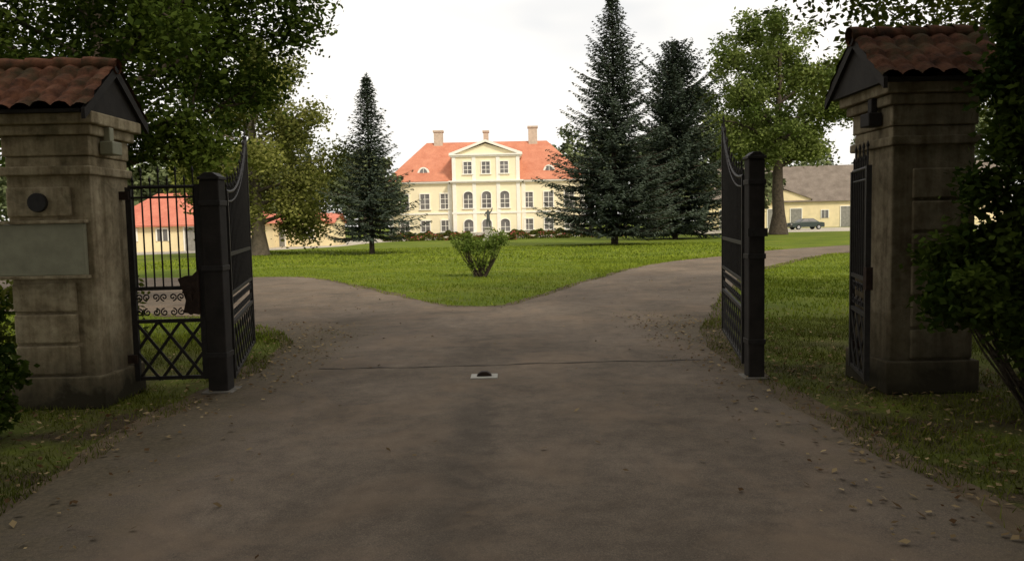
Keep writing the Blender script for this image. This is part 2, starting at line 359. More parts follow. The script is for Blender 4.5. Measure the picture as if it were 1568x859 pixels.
def tree_from(name,loc,tm,lm,rot=0,sc=1):
    e=empty(name,loc); e.rotation_euler=(0,0,rot); e.scale=(sc,sc,sc)
    a=link(bpy.data.objects.new('trunk_and_limbs',tm),e); b=link(bpy.data.objects.new('crown',lm),e)
    return e,tm,lm
def fir(name,loc,H,R,seed,mat,lev=.24,z0=.07,nb=11,pw=.85,dens=1.0,wid=.05,vr=(.6,1.22)):
    r=np.random.default_rng(seed); T=Tubes(); tz=np.linspace(0,H,14)
    T.add(np.stack([0*tz,0*tz,tz],1),H*.015*(1-tz/H*.97)+.006,9)
    VV=[];cv=[]; z=z0*H; ph=0
    while z<H*.99:
        f=z/H; base=R*((1-f)**pw)*min(1,(.75+ (f-z0)*3.2))*r.uniform(.86,1.1); n=max(6,int(nb*(1-.4*f)))
        for b in range(n):
            az=ph+b*2*np.pi/n+r.normal()*.16; L=base*r.uniform(*vr)+.08
            dr=.30*(1-f)-.75*f*f; d=np.array([math.cos(az),math.sin(az),0]); side=np.array([-d[1],d[0],0])
            kk=max(5,int(L/.13*dens)); u=(np.arange(kk)+r.uniform(0,1,kk))/kk; u=np.clip(u,.06,1)
            zoff=-dr*L*u+ .30*L*u**2.6*(1-f*.4); P=d*(u*L)[:,None]; P[:,2]+=z+zoff
            uu=np.linspace(0,1,5); Q=d*(uu*L)[:,None]; Q[:,2]+=z-dr*L*uu+.30*L*uu**2.6*(1-f*.4)
            T.add(Q,np.linspace(.010+.012*L,.005,5),3)
            cb=r.uniform(.08,.6)
            for sg in (-1,1):
                tl=(.36*(1-u)*L*.75+.14)*r.uniform(.6,1.25,kk)*np.clip(u*4,.3,1)
                td=unit(d[None]*.85+side[None]*sg*r.uniform(.6,1.1,kk)[:,None]+np.stack([0*u,0*u,-.2+r.normal(size=kk)*.12],1))
                for seg in range(3):
                    s0=seg/3; c0=P+td*(tl*s0)[:,None]; ln=tl*.5+.05
                    dd=unit(td+r.normal(size=(kk,3))*.22); pp=unit(np.cross(dd,np.array([0,0,1.])+r.normal(size=(kk,3))*.5))
                    w=(wid*(1.15-.25*seg))*r.uniform(.7,1.4,kk)
                    VV.append(np.stack([c0,c0+dd*(ln*.5)[:,None]+pp*w[:,None],c0+dd*ln[:,None],c0+dd*(ln*.5)[:,None]-pp*w[:,None]],1).reshape(-1,3))
                    cv.append(np.clip(cb+.3*u+.1*seg+r.normal(size=kk)*.1,0,1))
        ph+=.7+r.uniform()*.6; z+=lev*(1-.6*f)*r.uniform(.8,1.2)*H/12
    m=60; zz=r.uniform(H*.93,H*1.01,m); c0=np.stack([r.normal(size=m)*.01,r.normal(size=m)*.01,zz],1); dd=unit(r.normal(size=(m,3))*np.array([1,1,.3])+np.array([0,0,1.2])); pp=unit(np.cross(dd,r.normal(size=(m,3))))
    VV.append(np.stack([c0,c0+dd*.1+pp*wid*.6,c0+dd*.22,c0+dd*.1-pp*wid*.6],1).reshape(-1,3)); cv.append(np.full(m,.4))
    V=np.concatenate(VV); cv=np.concatenate(cv)
    tm=T.me(name+'_wood',M_bark); lm=np_me(name+'_needles',V,np.arange(len(V)).reshape(-1,4),mat,cv)
    return tree_from(name,loc,tm,lm)

fir('fir_tree',(-8.0,45,0),10.0,3.2,31,L_fir,lev=.36,z0=.11,nb=11,wid=.042,pw=1.0,vr=(.55,1.3))
fir('fir_tree.001',(7.0,53,0),16.7,5.4,32,L_fir,lev=.30,z0=.06,nb=12,wid=.055,pw=.95,vr=(.55,1.28))
fir('fir_tree.002',(13.8,66,0),16.2,6.4,33,L_fir,lev=.32,z0=.05,nb=11,pw=.6,wid=.08,vr=(.45,1.25))
broadleaf('linden_tree',(-15.1,47,0),13.0,2.0,4.6,41,50000,.11,L_olive,M_bark2,.42,20,.10,drop=.7)
broadleaf('linden_tree.001',(25.2,74,0),20,7.0,7.0,42,42000,.16,L_park,M_bark,.62,18,.075)
broadleaf('maple_tree',(-9.6,18.5,0),10.0,3.2,4.2,43,58000,.072,L_dark,M_bark,.28,20,.085,shift=(1.0,0))
broadleaf('maple_tree.001',(-11.2,12.2,0),11,3.0,4.8,44,15000,.062,L_dark,M_bark,.25,15,.06)
broadleaf('birch_tree',(9.1,11.6,0),11.8,4.0,5.7,45,56000,.055,L_mid,M_bark,.16,22,.07,drop=.12,shift=(-.3,0))
_,tmC,lmC=broadleaf('avenue_tree',(6.3,-2.0,0),15,3.6,6.4,46,26000,.20,L_opaque,M_bark,.4,20,.10)
for i,(x,y,ro,sc) in enumerate([(-6.4,-2.5,1,1),(6.2,-11,2,1.1),(-6,-11,3,1.1),(14,-6,5,1.1)]):
    tree_from('avenue_tree.%03d'%(i+1),(x,y,0),tmC,lmC,ro,sc)
def woodland(name,crowns,seed,mat,ls,n):
    r=np.random.default_rng(seed); VV=[];cv=[];T=Tubes()
    for (x,y,h,R) in crowns:
        T.add(np.array([[x,y,0],[x+.2,y,h*.4],[x,y,h*.8]]),np.array([.3,.22,.06])*h/14,5)
        nb=26; q=unit(r.normal(size=(nb,3)))*r.uniform(.5,1,(nb,1))*np.array([R,R,h*.40]); q+=np.array([x,y,h*.58])
        per=n//nb
        for c in q:
            d=unit(r.normal(size=(per,3)))*(r.uniform(size=(per,1))**.4)*R*r.uniform(.25,.45)*np.array([1,1,.75])
            VV.append(c+d); b=r.uniform(.1,.7); cv.append(np.clip(b+.25*d[:,2]/R+r.normal(size=per)*.1,0,1))
    P=np.concatenate(VV); P[:,2]=np.maximum(P[:,2],.2); V,F=leaves(P,ls,r,.7)
    e=empty(name,(0,0,0)); link(bpy.data.objects.new('trunks',T.me('trunks',M_bark)),e)
    link(bpy.data.objects.new('foliage',np_me('foliage',V,F,mat,np.concatenate(cv))),e)
r=np.random.default_rng(50); cr=[]
for x in np.arange(-130,-14,8): cr.append((x+r.normal()*2,112+r.normal()*8+abs(x+20)*.1,r.uniform(10,14),5.5))
for x in np.arange(-90,-24,8): cr.append((x+r.normal()*2,82+r.normal()*4,r.uniform(8.5,13),4.8))
for x in np.arange(30,130,8): cr.append((x+r.normal()*2,145+r.normal()*5-abs(x-30)*.2,r.uniform(20,27),7))
for x in (14,20,27): cr.append((x,142+r.normal()*4,r.uniform(18,21),6))
cr+= [(9.5,140,18,5),(-25,150,9,5),(-14,150,9,5),(0,160,10,6)]
for x in np.arange(20,33,5): cr.append((x,100+r.normal()*3,r.uniform(12,15),4.0))
woodland('woodland',cr,51,L_far,.34,3600)
_,ft,fl=fir('spruce_tree',(-26.5,96,0),11,2.6,53,L_farfir,lev=.5,nb=9,wid=.12,dens=.5)
for i,(x,y,s) in enumerate([(-30,98,.95),(-23.5,99,.8),(-34,96,1.0),(-38,101,.9),(-21,104,.75),(-27,106,1.05),(-46,90,1.0)]):
    tree_from('spruce_tree.%03d'%(i+1),(x,y,0),ft,fl,i,s)

def shrub(name,loc,blobs,n,ls,mat,seed):
    r=np.random.default_rng(seed); T=Tubes(); P=[];cv=[]
    for (cx,cy,cz,rx,ry,rz,w) in blobs:
        m=int(n*w); g=26; d=unit(r.normal(size=(g,3)))*r.uniform(.3,1.1,(g,1))*np.array([rx,ry,rz])+np.array([cx,cy,cz])
        for c in d:
            q=c+r.normal(size=(m//g,3))*np.array([rx,ry,rz])*.17; P.append(q); b=r.uniform(.1,.8); cv.append(np.clip(b+r.normal(size=len(q))*.14,0,1))
            if r.uniform()<.6: T.add(np.array([[cx*.2+r.normal()*.05,cy*.2+r.normal()*.05,0],[(cx+c[0])/2*.8,(cy+c[1])/2*.8,c[2]*.55],c]),np.array([.014,.009,.004]),4)
    P=np.concatenate(P);cv=np.concatenate(cv); k=P[:,2]>.02; V,F=leaves(P[k],ls,r,.6)
    e=empty(name,loc); link(bpy.data.objects.new('stems',T.me('stems',M_bark)),e); link(bpy.data.objects.new('leaves',np_me('leaves',V,F,mat,cv[k])),e)
    return e
shrub('rose_bush',(-.93,23.7,0),[(0,0,.9,.6,.5,.36,.42),(-.52,0,1.04,.34,.3,.28,.2),(.54,0,1.1,.32,.3,.30,.2),(0,0,.42,.3,.22,.28,.15)],4200,.034,L_rose,61)
shrub('climbing_shrub',(4.25,6.05,0),[(-.62,0,1.0,.5,.35,.42,.4),(-.2,.0,1.45,.55,.4,.5,.35),(-.05,.0,2.1,.5,.4,.5,.32),(-.1,.1,2.85,.5,.4,.5,.32),(.2,-.2,.55,.65,.5,.5,.4),(.0,.1,3.65,.95,.5,.4,.35),(.5,.2,1.6,.5,.4,1.3,.5)],18000,.036,L_dark,62)
shrub('nettle_clump',(-4.15,6.0,0),[(0,0,.35,.28,.3,.35,.5),(-.1,.1,1.0,.22,.25,.35,.3)],4500,.034,L_dark,63)
shrub('hedge_shrub',(-5.6,9.5,0),[(0,0,.6,.9,.6,.6,1)],8000,.04,L_mid,64)
shrub('hedge_shrub.001',(6.4,7.8,0),[(0,0,1.0,1.0,.8,1.2,1),(1,0,2,1,.8,1.2,1),(-.6,0,2.4,.7,.6,1.1,.6)],12000,.05,L_dark,65)

# ---------------------------------------------------------------- manor house
def manor():
    cx=-3.2; y0=107; E=empty('manor_house',(cx,y0,0)); hw=13.3; D=13; ez=7.1
    W=Acc(); W.box(cx-hw,cx+hw,y0,y0+D,.5,ez); 
    pw=4.55; py=y0-.9
    W.box(cx-pw,cx+pw,py,y0-.003,.5,ez+.002); W.box(cx-pw+.003,cx+pw-.003,py+.003,y0+4,ez+.35,10.6)
    W.prism([(cx-pw+.2,10.95),(cx+pw-.2,10.95),(cx,12.35)],'y',py+.15,y0+5)
    W.obj('walls',M_yel,E)
    P=Acc(); P.box(cx-hw-.08,cx+hw+.08,y0-.08,y0+D+.08,0,.5); P.box(cx-pw-.08,cx+pw+.08,py-.08,y0-.09,0,.497); P.obj('plinth',M_greyplinth,E)
    R=Acc(); rl=8.6; o=.55; zt=13.3; a=(cx-hw-o,y0-o,ez+.33); b=(cx+hw+o,y0-o,ez+.33); c=(cx+hw+o,y0+D+o,ez+.33); d=(cx-hw-o,y0+D+o,ez+.33)
    e=(cx-rl,y0+D/2,zt); f=(cx+rl,y0+D/2,zt)
    R.face([a,b,f,e]);R.face([b,c,f]);R.face([c,d,e,f]);R.face([d,a,e]);R.face([d,c,b,a])
    for sx in (-1,1):
        R.face([(cx,py-.25,12.72),(cx+sx*(pw+.3),py-.25,10.98),(cx+sx*(pw+.3),y0+4.5,10.98),(cx,y0+6,12.72)])
    R.obj('roof',M_roof,E)
    C=Acc()
    for z,h,o2 in ((ez,.16,.28),(ez+.161,.16,.48)):
        C.box(cx-hw-o2,cx-pw-.52,y0-o2,y0+D+o2,z,z+h); C.box(cx+pw+.52,cx+hw+o2,y0-o2,y0+D+o2,z,z+h); C.box(cx-pw-o2,cx+pw+o2,py-o2,y0+3,z+.004,z+h+.004)
    C.box(cx-hw-.1,cx-pw-.15,y0-.12,y0-.001,3.0,3.22);C.box(cx+pw+.15,cx+hw+.1,y0-.12,y0-.001,3.0,3.22);C.box(cx-pw-.12,cx+pw+.12,py-.12,py-.001,2.98,3.24)
    C.box(cx-pw-.25,cx+pw+.25,py-.22,y0+4,10.6,10.78); C.box(cx-pw-.38,cx+pw+.38,py-.36,y0+4,10.781,10.95)
    for sx in (-1,1):
        C.prism([(cx+sx*(pw+.36),10.953),(cx+sx*(pw+.36),11.1),(cx,12.85),(cx,12.55),(cx+sx*(pw-.3),10.953)],'y',py-.32,py+.14)
    for x in (-pw+.25,-1.62,1.62,pw-.25):
        for z0_,z1_ in ((.5,2.97),(3.245,ez-.003),(ez+.345,10.597)): C.box(cx+x-.25,cx+x+.25,py-.09,py-.002,z0_,z1_)
    for x in (-hw+.3,hw-.3,-pw-.45,pw+.45):
        for z0_,z1_ in ((.5,2.99),(3.225,ez-.003)): C.box(cx+x-.28,cx+x+.28,y0-.09,y0-.002,z0_,z1_)
    G=Acc()
    def win(x,yw,z0_,z1_,w,arch=False,cols=2,rows=3):
        G.box(x-w/2,x+w/2,yw-.02,yw-.001,z0_,z1_)
        s=.14
        C.box(x-w/2-s,x-w/2,yw-.13,yw-.001,z0_,z1_);C.box(x+w/2,x+w/2+s,yw-.13,yw-.001,z0_,z1_)
        C.box(x-w/2-s-.08,x+w/2+s+.08,yw-.20,yw-.001,z0_-.14,z0_-.001)
        if arch:
            k=9; ro=w/2+s; ri=w/2; pts=[(x+ro*math.cos(t),z1_+.75*ro*math.sin(t)) for t in np.linspace(0,math.pi,k)]
            gi=[(x+ri*math.cos(t),z1_+.75*ri*math.sin(t)) for t in np.linspace(0,math.pi,k)]
            for i in range(k-1): C.prism([pts[i],pts[i+1],gi[i+1],gi[i]],'y',yw-.13,yw-.001)
            G.prism(gi,'y',yw-.02,yw-.0015)
        else: C.box(x-w/2-s,x+w/2+s,yw-.13,yw-.001,z1_+.001,z1_+s)
        for i in range(1,cols): xx=x-w/2+w*i/cols; C.box(xx-.035,xx+.035,yw-.055,yw-.022,z0_,z1_)
        for j in range(1,rows): zz=z0_+(z1_-z0_)*j/rows; C.box(x-w/2,x+w/2,yw-.05,yw-.023,zz-.03,zz+.03)
    for s in (-1,1):
        for dx in (5.65,8.4,11.2):
            win(cx+s*dx,y0,3.75,5.75,1.2); win(cx+s*dx,y0,.7,2.15,1.15,False,2,2)
    for dx in (-2.45,0,2.45):
        win(cx+dx,py,3.75,5.5,1.2,True); win(cx+dx,py,8.35,9.9,1.05)
        win(cx+dx,py,.55 if dx else .52,1.75,1.25,True,2,2)
    for s in (-1,1):
        x=cx+s*8.6; z=8.5; yb=y0+1.0
        k=11; top=[(x+.85*math.cos(t),z+1.0*math.sin(t)) for t in np.linspace(0,math.pi,k)]
        C.prism(top,'y',yb,yb+2.2); gi=[(x+.55*math.cos(t),z+.1+.7*math.sin(t)) for t in np.linspace(0,math.pi,k)]
        G.prism(gi,'y',yb-.03,yb-.002); C.box(x-.03,x+.03,yb-.06,yb-.031,z+.1,z+.75)
    C.obj('white_trim',M_white,E); G.obj('window_glass',M_glass,E)
    H=Acc()
    for x,z1_,w in ((-6.9,14.75,.62),(6.6,15.1,.62),(-.1,14.6,.35)):
        yc=y0+D/2; H.box(cx+x-w,cx+x+w,yc-.6,yc+.6,12.3,z1_); H.box(cx+x-w-.12,cx+x+w+.12,yc-.72,yc+.72,z1_+.001,z1_+.25)
    H.obj('chimneys',M_chim,E)
    S=Acc()
    for i in range(3): S.box(cx-1.3+.0-.3*(2-i),cx+1.3+.3*(2-i),py-.5-.35*(3-i),py-.09,.17*i,.17*(i+1)-.001*i)
    S.obj('front_steps',M_ped,E)
manor()

def lowhouse(name,x0,y0,w,d,ez,rz,wall,roof,rot=0,openings=(),hip=0,gable=None,ov=.4):
    E=empty(name,(0,0,0)); 
    W=Acc(); W.box(0,w,0,d,0,ez)
    if not hip:
        W.prism([(0,ez+.001),(d,ez+.001),(d/2,rz-.12)],'x',.05,w-.05)
    if gable: gx,gw,gz=gable; W.prism([(gx-gw/2,ez-.3),(gx+gw/2,ez-.3),(gx+gw/2,ez+.25),(gx,gz-.12),(gx-gw/2,ez+.25)],'y',-.25,d*.4)
    W.obj('walls',wall,E)
    R=Acc(); sl=(rz-ez)/(d/2); eo=ez-ov*sl
    t=.12
    for sgn,ya,yb in ((1,-ov,d/2),(-1,d+ov,d/2)):
        A=[(-ov,ya,eo),(w+ov,ya,eo),(w+ov-hip,yb,rz),(-ov+hip,yb,rz)]
        R.face(A); R.face([(p[0],p[1],p[2]+t) for p in A]); 
        R.face([A[0],A[1],(A[1][0],A[1][1],A[1][2]+t),(A[0][0],A[0][1],A[0][2]+t)])
    for xx,xi in ((-ov,-ov+hip),(w+ov,w+ov-hip)):
        if hip: R.face([(xx,-ov,eo+t),(xx,d+ov,eo+t),(xi,d/2,rz+t)])
        else:
            R.face([(xx,-ov,eo),(xx,-ov,eo+t),(xx,d/2,rz+t),(xx,d/2,rz)]); R.face([(xx,d+ov,eo),(xx,d+ov,eo+t),(xx,d/2,rz+t),(xx,d/2,rz)])
    if gable:
        for s in (-1,1): R.prism([(gx,gz),(gx,gz+.14),(gx+s*(gw/2+.25),ez+.1),(gx+s*(gw/2+.25),ez-.04)],'y',-.5,d*.4)
    R.obj('roof',roof,E)
    T=Acc();G=Acc();Dd=Acc()
    yo=-.001
    for (kind,x,z0_,z1_,ww) in openings:
        yf=-.251 if (gable and abs(x-gable[0])<gable[1]/2 and z1_>ez-.3) else yo
        tgt=G if kind=='w' else Dd
        tgt.box(x-ww/2,x+ww/2,yf-.03,yf,z0_,z1_)
        s=.11; T.box(x-ww/2-s,x-ww/2,yf-.09,yf,z0_,z1_+s);T.box(x+ww/2,x+ww/2+s,yf-.09,yf,z0_,z1_+s);T.box(x-ww/2,x+ww/2,yf-.09,yf,z1_+.001,z1_+s-.001)
        if kind=='w': T.box(x-.03,x+.03,yf-.06,yf-.031,z0_,z1_)
    if not gable: T.box(-.05,w+.05,-.1,-.0015,ez-.22,ez-.05)
    T.obj('trim',M_white,E)
    if G.v: G.obj('windows',M_glass,E)
    if Dd.v: Dd.obj('doors',M_door,E)
    E.location=(x0,y0,0); E.rotation_euler=(0,0,rot)
    for c in E.children: c.matrix_parent_inverse=Matrix.Identity(4)
    return E
lowhouse('outbuilding',-31,60,11.2,7,2.15,4.45,M_yel2,M_roof2,0,[('w',2,.8,1.7,.8),('w',4.4,.8,1.7,.8),('d',6.6,0,1.8,1.0),('w',8.6,.8,1.7,.8)],hip=3)
lowhouse('stable_building',-24.5,67.5,9.2,5,2.0,2.75,M_yel2,M_roof2,0,[('w',2.0,.7,1.5,.7),('d',4.6,0,1.6,.9),('w',7.0,.6,1.55,1.0)],hip=0,gable=(7.0,3.2,2.75),ov=.25)
lowhouse('long_barn',30,124,44,11,4.3,9.6,M_yel2,M_roofbarn,-.19,[('d',4,0,3.0,2.2),('w',8,1.4,2.6,1.0),('d',10.9,0,2.9,1.6),('d',14.3,0,2.9,1.6),('w',18.5,1.4,2.6,1.0),('d',22,0,3.1,2.4),('w',26,1.4,2.6,1),('d',31,0,3,2.2),('w',36,1.4,2.6,1)],gable=(12.6,7.6,5.9))

# ---------------------------------------------------------------- gate piers
def pier(name,xa,xb,ya,yb,ez,rz,inner,roof_x0,roof_x1,plaque,mp_,mt_):
    E=empty(name,((xa+xb)/2,(ya+yb)/2,0))
    S=Acc(); S.box(xa,xb,ya,yb,0,ez-.38)
    S.box(xa-.05,xb+.05,ya-.05,yb+.05,0.0,.30)
    sx0,sx1=(xa+.01,xb-.17) if inner>0 else (xa+.17,xb-.01)
    z=.32; top=ez-.62
    while z+.27<top+.02:
        if not(plaque and 1.20<z+.14<1.80): S.box(sx0,sx1,ya-.035,ya-.001,z,z+.262)
        z+=.285
    S.box(xa-.035,xb+.035,ya-.055,yb+.035,ez-.55,ez-.47)
    S.box(xa-.015,xb+.015,ya-.02,yb+.015,ez-.379,ez-.20)
    S.box(xa-.06,xb+.06,ya-.07,yb+.06,ez-.199,ez-.11)
    S.box(xa-.11,xb+.11,ya-.12,yb+.11,ez-.109,ez-.0)
    S.obj('masonry',mp_,E,.014)
    yc=(ya+yb)/2; ov=.24; hy=(yb-ya)/2+ov; e0=ez-.02; nx=int((roof_x1-roof_x0)/.012); nv=34
    V=[];F=[]; off_={}
    for sgn in (-1,1):
        n0=len(V)
        for j in range(nv+1):
            t=j/nv; y=yc+sgn*hy*(1-t); zb=e0+(rz-e0)*t; rowi=int(t*4.0)
            for i in range(nx+1):
                x=roof_x0+(roof_x1-roof_x0)*i/nx; ph=(x-roof_x0)/.17
                w=abs(math.sin(math.pi*ph))**.7*.042; row=(t*4.0)%1; st=.035*(1-row)
                o_=off_.setdefault((sgn,rowi,int(ph)),random.gauss(0,.008))
                V.append((x,y,zb+w+st+o_+random.gauss(0,.002)))
        for j in range(nv):
            for i in range(nx):
                a=n0+j*(nx+1)+i; F.append((a,a+1,a+nx+2,a+nx+1))
    me=np_me('roof_tiles',np.array(V)-np.array([E.location.x,E.location.y,0]),np.array(F),mt_); link(bpy.data.objects.new('roof_tiles',me),E)
    T=Tubes(); k=5; seg=(roof_x1-roof_x0)/k
    for i in range(k):
        T.add([[roof_x0+seg*i-.02,yc,rz+.0],[roof_x0+seg*i+.04,yc,rz+.008],[roof_x0+seg*(i+1)+.01,yc,rz-.005]],[.088,.082,.07],10)
    link(bpy.data.objects.new('ridge_tiles',T.me('ridge_tiles',mt_,E.location)),E)
    G=Acc()
    for xx in (roof_x0+.06,roof_x1-.06):
        G.prism([(yc-hy+.06,e0+.0),(yc+hy-.06,e0+.0),(yc,rz-.07)],'x',xx-.015,xx+.015)
        for s in (-1,1): G.prism([(yc+s*hy,e0-.07),(yc+s*hy,e0+.02),(yc,rz+.0),(yc,rz-.10)],'x',xx-.05 if xx<xa+.3 else xx+.016,xx-.016 if xx<xa+.3 else xx+.05)
    G.box(roof_x0+.08,roof_x1-.08,yc-hy+.05,yc+hy-.05,e0-.0,e0+.03)
    G.obj('gable_boards',M_wood,E)
    L=Acc(); sgn=1 if inner>0 else -1; X=xb if inner>0 else xa
    x0_,x1_=sorted((X+sgn*.03,X+sgn*.15)); L.box(x0_,x1_,ya+.14,ya+.32,ez-.36,ez-.24)
    x0_,x1_=sorted((X+sgn*.05,X+sgn*.11)); L.box(x0_,x1_,ya+.18,ya+.26,ez-.239,ez-.112)
    L.obj('bracket_lamp',M_plaque if inner>0 else M_wood,E,.01)
    return E
pl=pier('gate_pier',-4.5,-3.75,7.05,7.75,2.66,3.13,1,-4.95,-3.62,True,M_pier,M_tile)
A=Acc(); A.box(-4.58,-3.80,6.985,7.045,1.22,1.68); A.obj('sign_board',M_plaque,pl,.008)
A=Acc(); A.box(-4.60,-3.78,6.97,7.043,1.19,1.219);A.box(-4.60,-3.78,6.97,7.043,1.681,1.71); A.obj('sign_frame',M_pier,pl,.005)
A=Acc(); A.prism([(-4.2+.085*math.cos(t),1.87+.085*math.sin(t)) for t in np.linspace(0,6.283,21)[:-1]],'y',6.98,7.02); A.obj('round_emblem',M_iron,pl,.005)
pier('gate_pier.001',3.37,4.10,6.95,7.72,2.76,3.24,-1,3.16,4.34,False,M_pier2,M_tile2)

# ---------------------------------------------------------------- ironwork
def spiral(cx,cz,r,turns,dirn,start):
    t=np.linspace(0,1,26); a=start+dirn*t*turns*2*np.pi; rr=r*(1-t*.82); return np.stack([cx+rr*np.cos(a),cz+rr*np.sin(a)],1)
def leaf(name,p0,p1,topf,zb,nb,lattice_h,scroll_h,spikes=.18,matt=M_iron):
    p0=Vector((*p0,0));p1=Vector((*p1,0)); L=(p1-p0).length; d=(p1-p0)/L; nrm=Vector((-d.y,d.x,0))
    P=lambda u,z:p0+d*u+Vector((0,0,z))
    E=empty(name,tuple(p0))
    A=Acc(); T=Tubes()
    A.bar(P(0,zb),P(0,topf(0)),.05,.045,nrm); A.bar(P(L,zb),P(L,topf(L)+.02),.05,.045,nrm)
    for z in (zb+.02,zb+lattice_h,zb+lattice_h+scroll_h): A.bar(P(.025,z),P(L-.025,z),.035,.035,nrm)
    U=np.linspace(0,L,15)
    T.add([P(u,topf(u)) for u in U],.018,6); T.add([P(u,topf(u)-.10) for u in U],.012,6)
    for i in range(nb):
        u=L*(i+.5)/nb; zt=topf(u)+spikes*(1 if i%2 else .55)
        T.add([P(u,zb+lattice_h+scroll_h),P(u,zt-.06)],.0085,5); T.add([P(u,zt-.06),P(u,zt-.045),P(u,zt)],[.009,.016,.001],5)
    n=max(2,round(L/.24)); w=L/n; rows=2; hh=(lattice_h)/rows
    for i in range(n):
        for j in range(rows):
            z0_=zb+j*hh; A.bar(P(i*w,z0_)+nrm*.008,P((i+1)*w,z0_+hh)+nrm*.008,.028,.012,nrm); A.bar(P(i*w,z0_+hh)-nrm*.008,P((i+1)*w,z0_)-nrm*.008,.028,.012,nrm)
    m=max(3,round(L/.17)); w=L/m; zc=zb+lattice_h
    for i in range(m):
        for sg in (-1,1):
            for (cz,dr) in ((zc+scroll_h*.27,1),(zc+scroll_h*.73,-1)):
                s=spiral(w*(i+.5)+sg*w*.24,cz,w*.23,1.3,sg*dr,math.pi/2*dr)
                T.add([P(a,b) for a,b in s],.007,4)
    A.obj('frame',matt,E); link(bpy.data.objects.new('bars_and_scrolls',T.me('bars',matt,E.location)),E)
    return E,P,nrm,L
def gatepost(name,x,y,h,w=.19):
    E=empty(name,(x,y,0)); A=Acc(); A.box(x-w/2,x+w/2,y-w/2,y+w/2,0,h); A.obj('shaft',M_wood,E,.012)
    B=Acc(); B.box(x-w/2-.012,x+w/2+.012,y-w/2-.012,y+w/2+.012,h+.001,h+.03)
    B.prism([(x-w/2,h+.031),(x+w/2,h+.031),(x+w*.2,h+.07),(x-w*.2,h+.07)],'y',y-w/2,y+w/2)
    for z in (.35,1.2,h-.25): B.box(x-w/2-.008,x+w/2+.008,y-w/2-.008,y+w/2+.008,z,z+.05)
    B.obj('iron_bands',M_iron,E,.004)
    C=Acc(); C.box(x-w*.8,x+w*.8,y-w*.8,y+w*.8,0,.022); C.obj('base_stone',M_pad,E,.008)
gatepost('gate_post',-2.90,7.68,2.08,.19); gatepost('gate_post.001',2.42,7.80,2.18,.16)
E,P,n_,L=leaf('driveway_gate_leaf',(-2.83,7.84),(-3.42,10.25),lambda u:1.98+.80*(u/2.5)**2.4,.10,18,.55,.30)
A=Acc(); A.bar(P(0.02,1.35),P(L-.02,1.35),.04,.03,n_); A.obj('mid_rails',M_iron,E)
E,P,n_,L=leaf('driveway_gate_leaf.001',(2.36,7.96),(2.80,10.35),lambda u:2.03+.80*(u/2.45)**2.4,.12,18,.55,.30)
A=Acc(); A.bar(P(0.02,1.35),P(L-.02,1.35),.04,.03,n_)
A.box(2.325,2.52,7.70,7.715,1.42,1.50); A.obj('mid_rails_and_latch',M_iron,E)
E,P,n_,L=leaf('pedestrian_gate',(-3.68,7.60),(-3.03,7.64),lambda u:2.02,.14,8,.58,.32,spikes=.2)
A=Acc(); pts=[(-3.20,.80),(-3.04,.78),(-3.035,1.22),(-3.10,1.16),(-3.16,1.16),(-3.24,1.13),(-3.20,1.02),(-3.17,.92)]
A.prism(pts,'y',7.575,7.61); A.obj('lock_plate',M_rust,E,.004)
A=Acc(); A.bar((-3.19,7.56,1.0),(-3.08,7.56,1.0),.02,.02,(0,1,0)); A.box(-3.14,-3.10,7.545,7.575,.92,1.05)
for z in (.32,1.90): A.box(-3.752,-3.66,7.55,7.62,z,z+.08)
A.obj('handle_and_hinges',M_rust,E)
E,P,n_,L=leaf('pedestrian_gate.001',(3.31,7.60),(3.13,6.88),lambda u:2.02,.14,8,.58,.32,spikes=.24)
A=Acc()
for z in (.32,1.90): A.box(3.30,3.372,7.55,7.62,z,z+.08)
A.box(3.10,3.16,6.84,6.90,.95,1.15)
A.obj('handle_and_hinges',M_rust,E)

E=empty('gate_stop',(-.31,8.1,0)); A=Acc(); A.box(-.45,-.17,7.98,8.2,0,.022); A.obj('concrete_pad',M_ped,E,.006)
A=Acc(); A.prism([(-.39,.0225),(-.23,.0225),(-.25,.05),(-.28,.07),(-.34,.07),(-.37,.05)],'y',8.05,8.13); A.obj('iron_catch',M_rust,E,.006)
P_=[(x,8.75+.05*math.sin(x*1.3)+.02*math.sin(x*7)) for x in np.linspace(-2.2,2.2,60)]; Q_=[(x,y+.028+.012*math.sin(x*11)) for x,y in P_[::-1]]
sheet('threshold_strip',P_+Q_,.015,M_strip)

# ---------------------------------------------------------------- statue, flowers
E=empty('garden_statue',(-2.15,75,0)); x,y=-2.15,75
A=Acc(); A.box(x-.55,x+.55,y-.55,y+.55,0,.22);A.box(x-.36,x+.36,y-.36,y+.36,.22,1.15);A.box(x-.46,x+.46,y-.46,y+.46,1.151,1.3); A.obj('pedestal',M_ped,E,.03)
me=bpy.data.meshes.new('figure'); J=[(0,0,.95),(0,0,1.2),(0,-.02,1.42),(0,-.03,1.52),(0,-.05,1.64),(-.2,0,1.38),(-.32,-.1,1.12),(-.2,-.3,1.0),(.2,0,1.38),(.36,-.05,1.55),(.42,-.12,1.85),(-.1,0,.6),(-.12,0,.05),(.12,-.05,.6),(.14,.05,.05),(-.12,-.14,.03),(.14,-.1,.03)]
Ed=[(0,1),(1,2),(2,3),(3,4),(2,5),(5,6),(6,7),(2,8),(8,9),(9,10),(0,11),(11,12),(0,13),(13,14),(12,15),(14,16)]
me.from_pydata(J,Ed,[]); o=link(bpy.data.objects.new('figure',me),E); o.location=(0,0,1.3)
sk=o.modifiers.new('skin','SKIN'); rad=[.17,.15,.16,.06,.105,.08,.055,.04,.08,.055,.04,.12,.06,.12,.06,.05,.05]
for i,rd in enumerate(rad): me.skin_vertices[0].data[i].radius=(rd,rd*.9)
me.skin_vertices[0].data[0].use_root=True
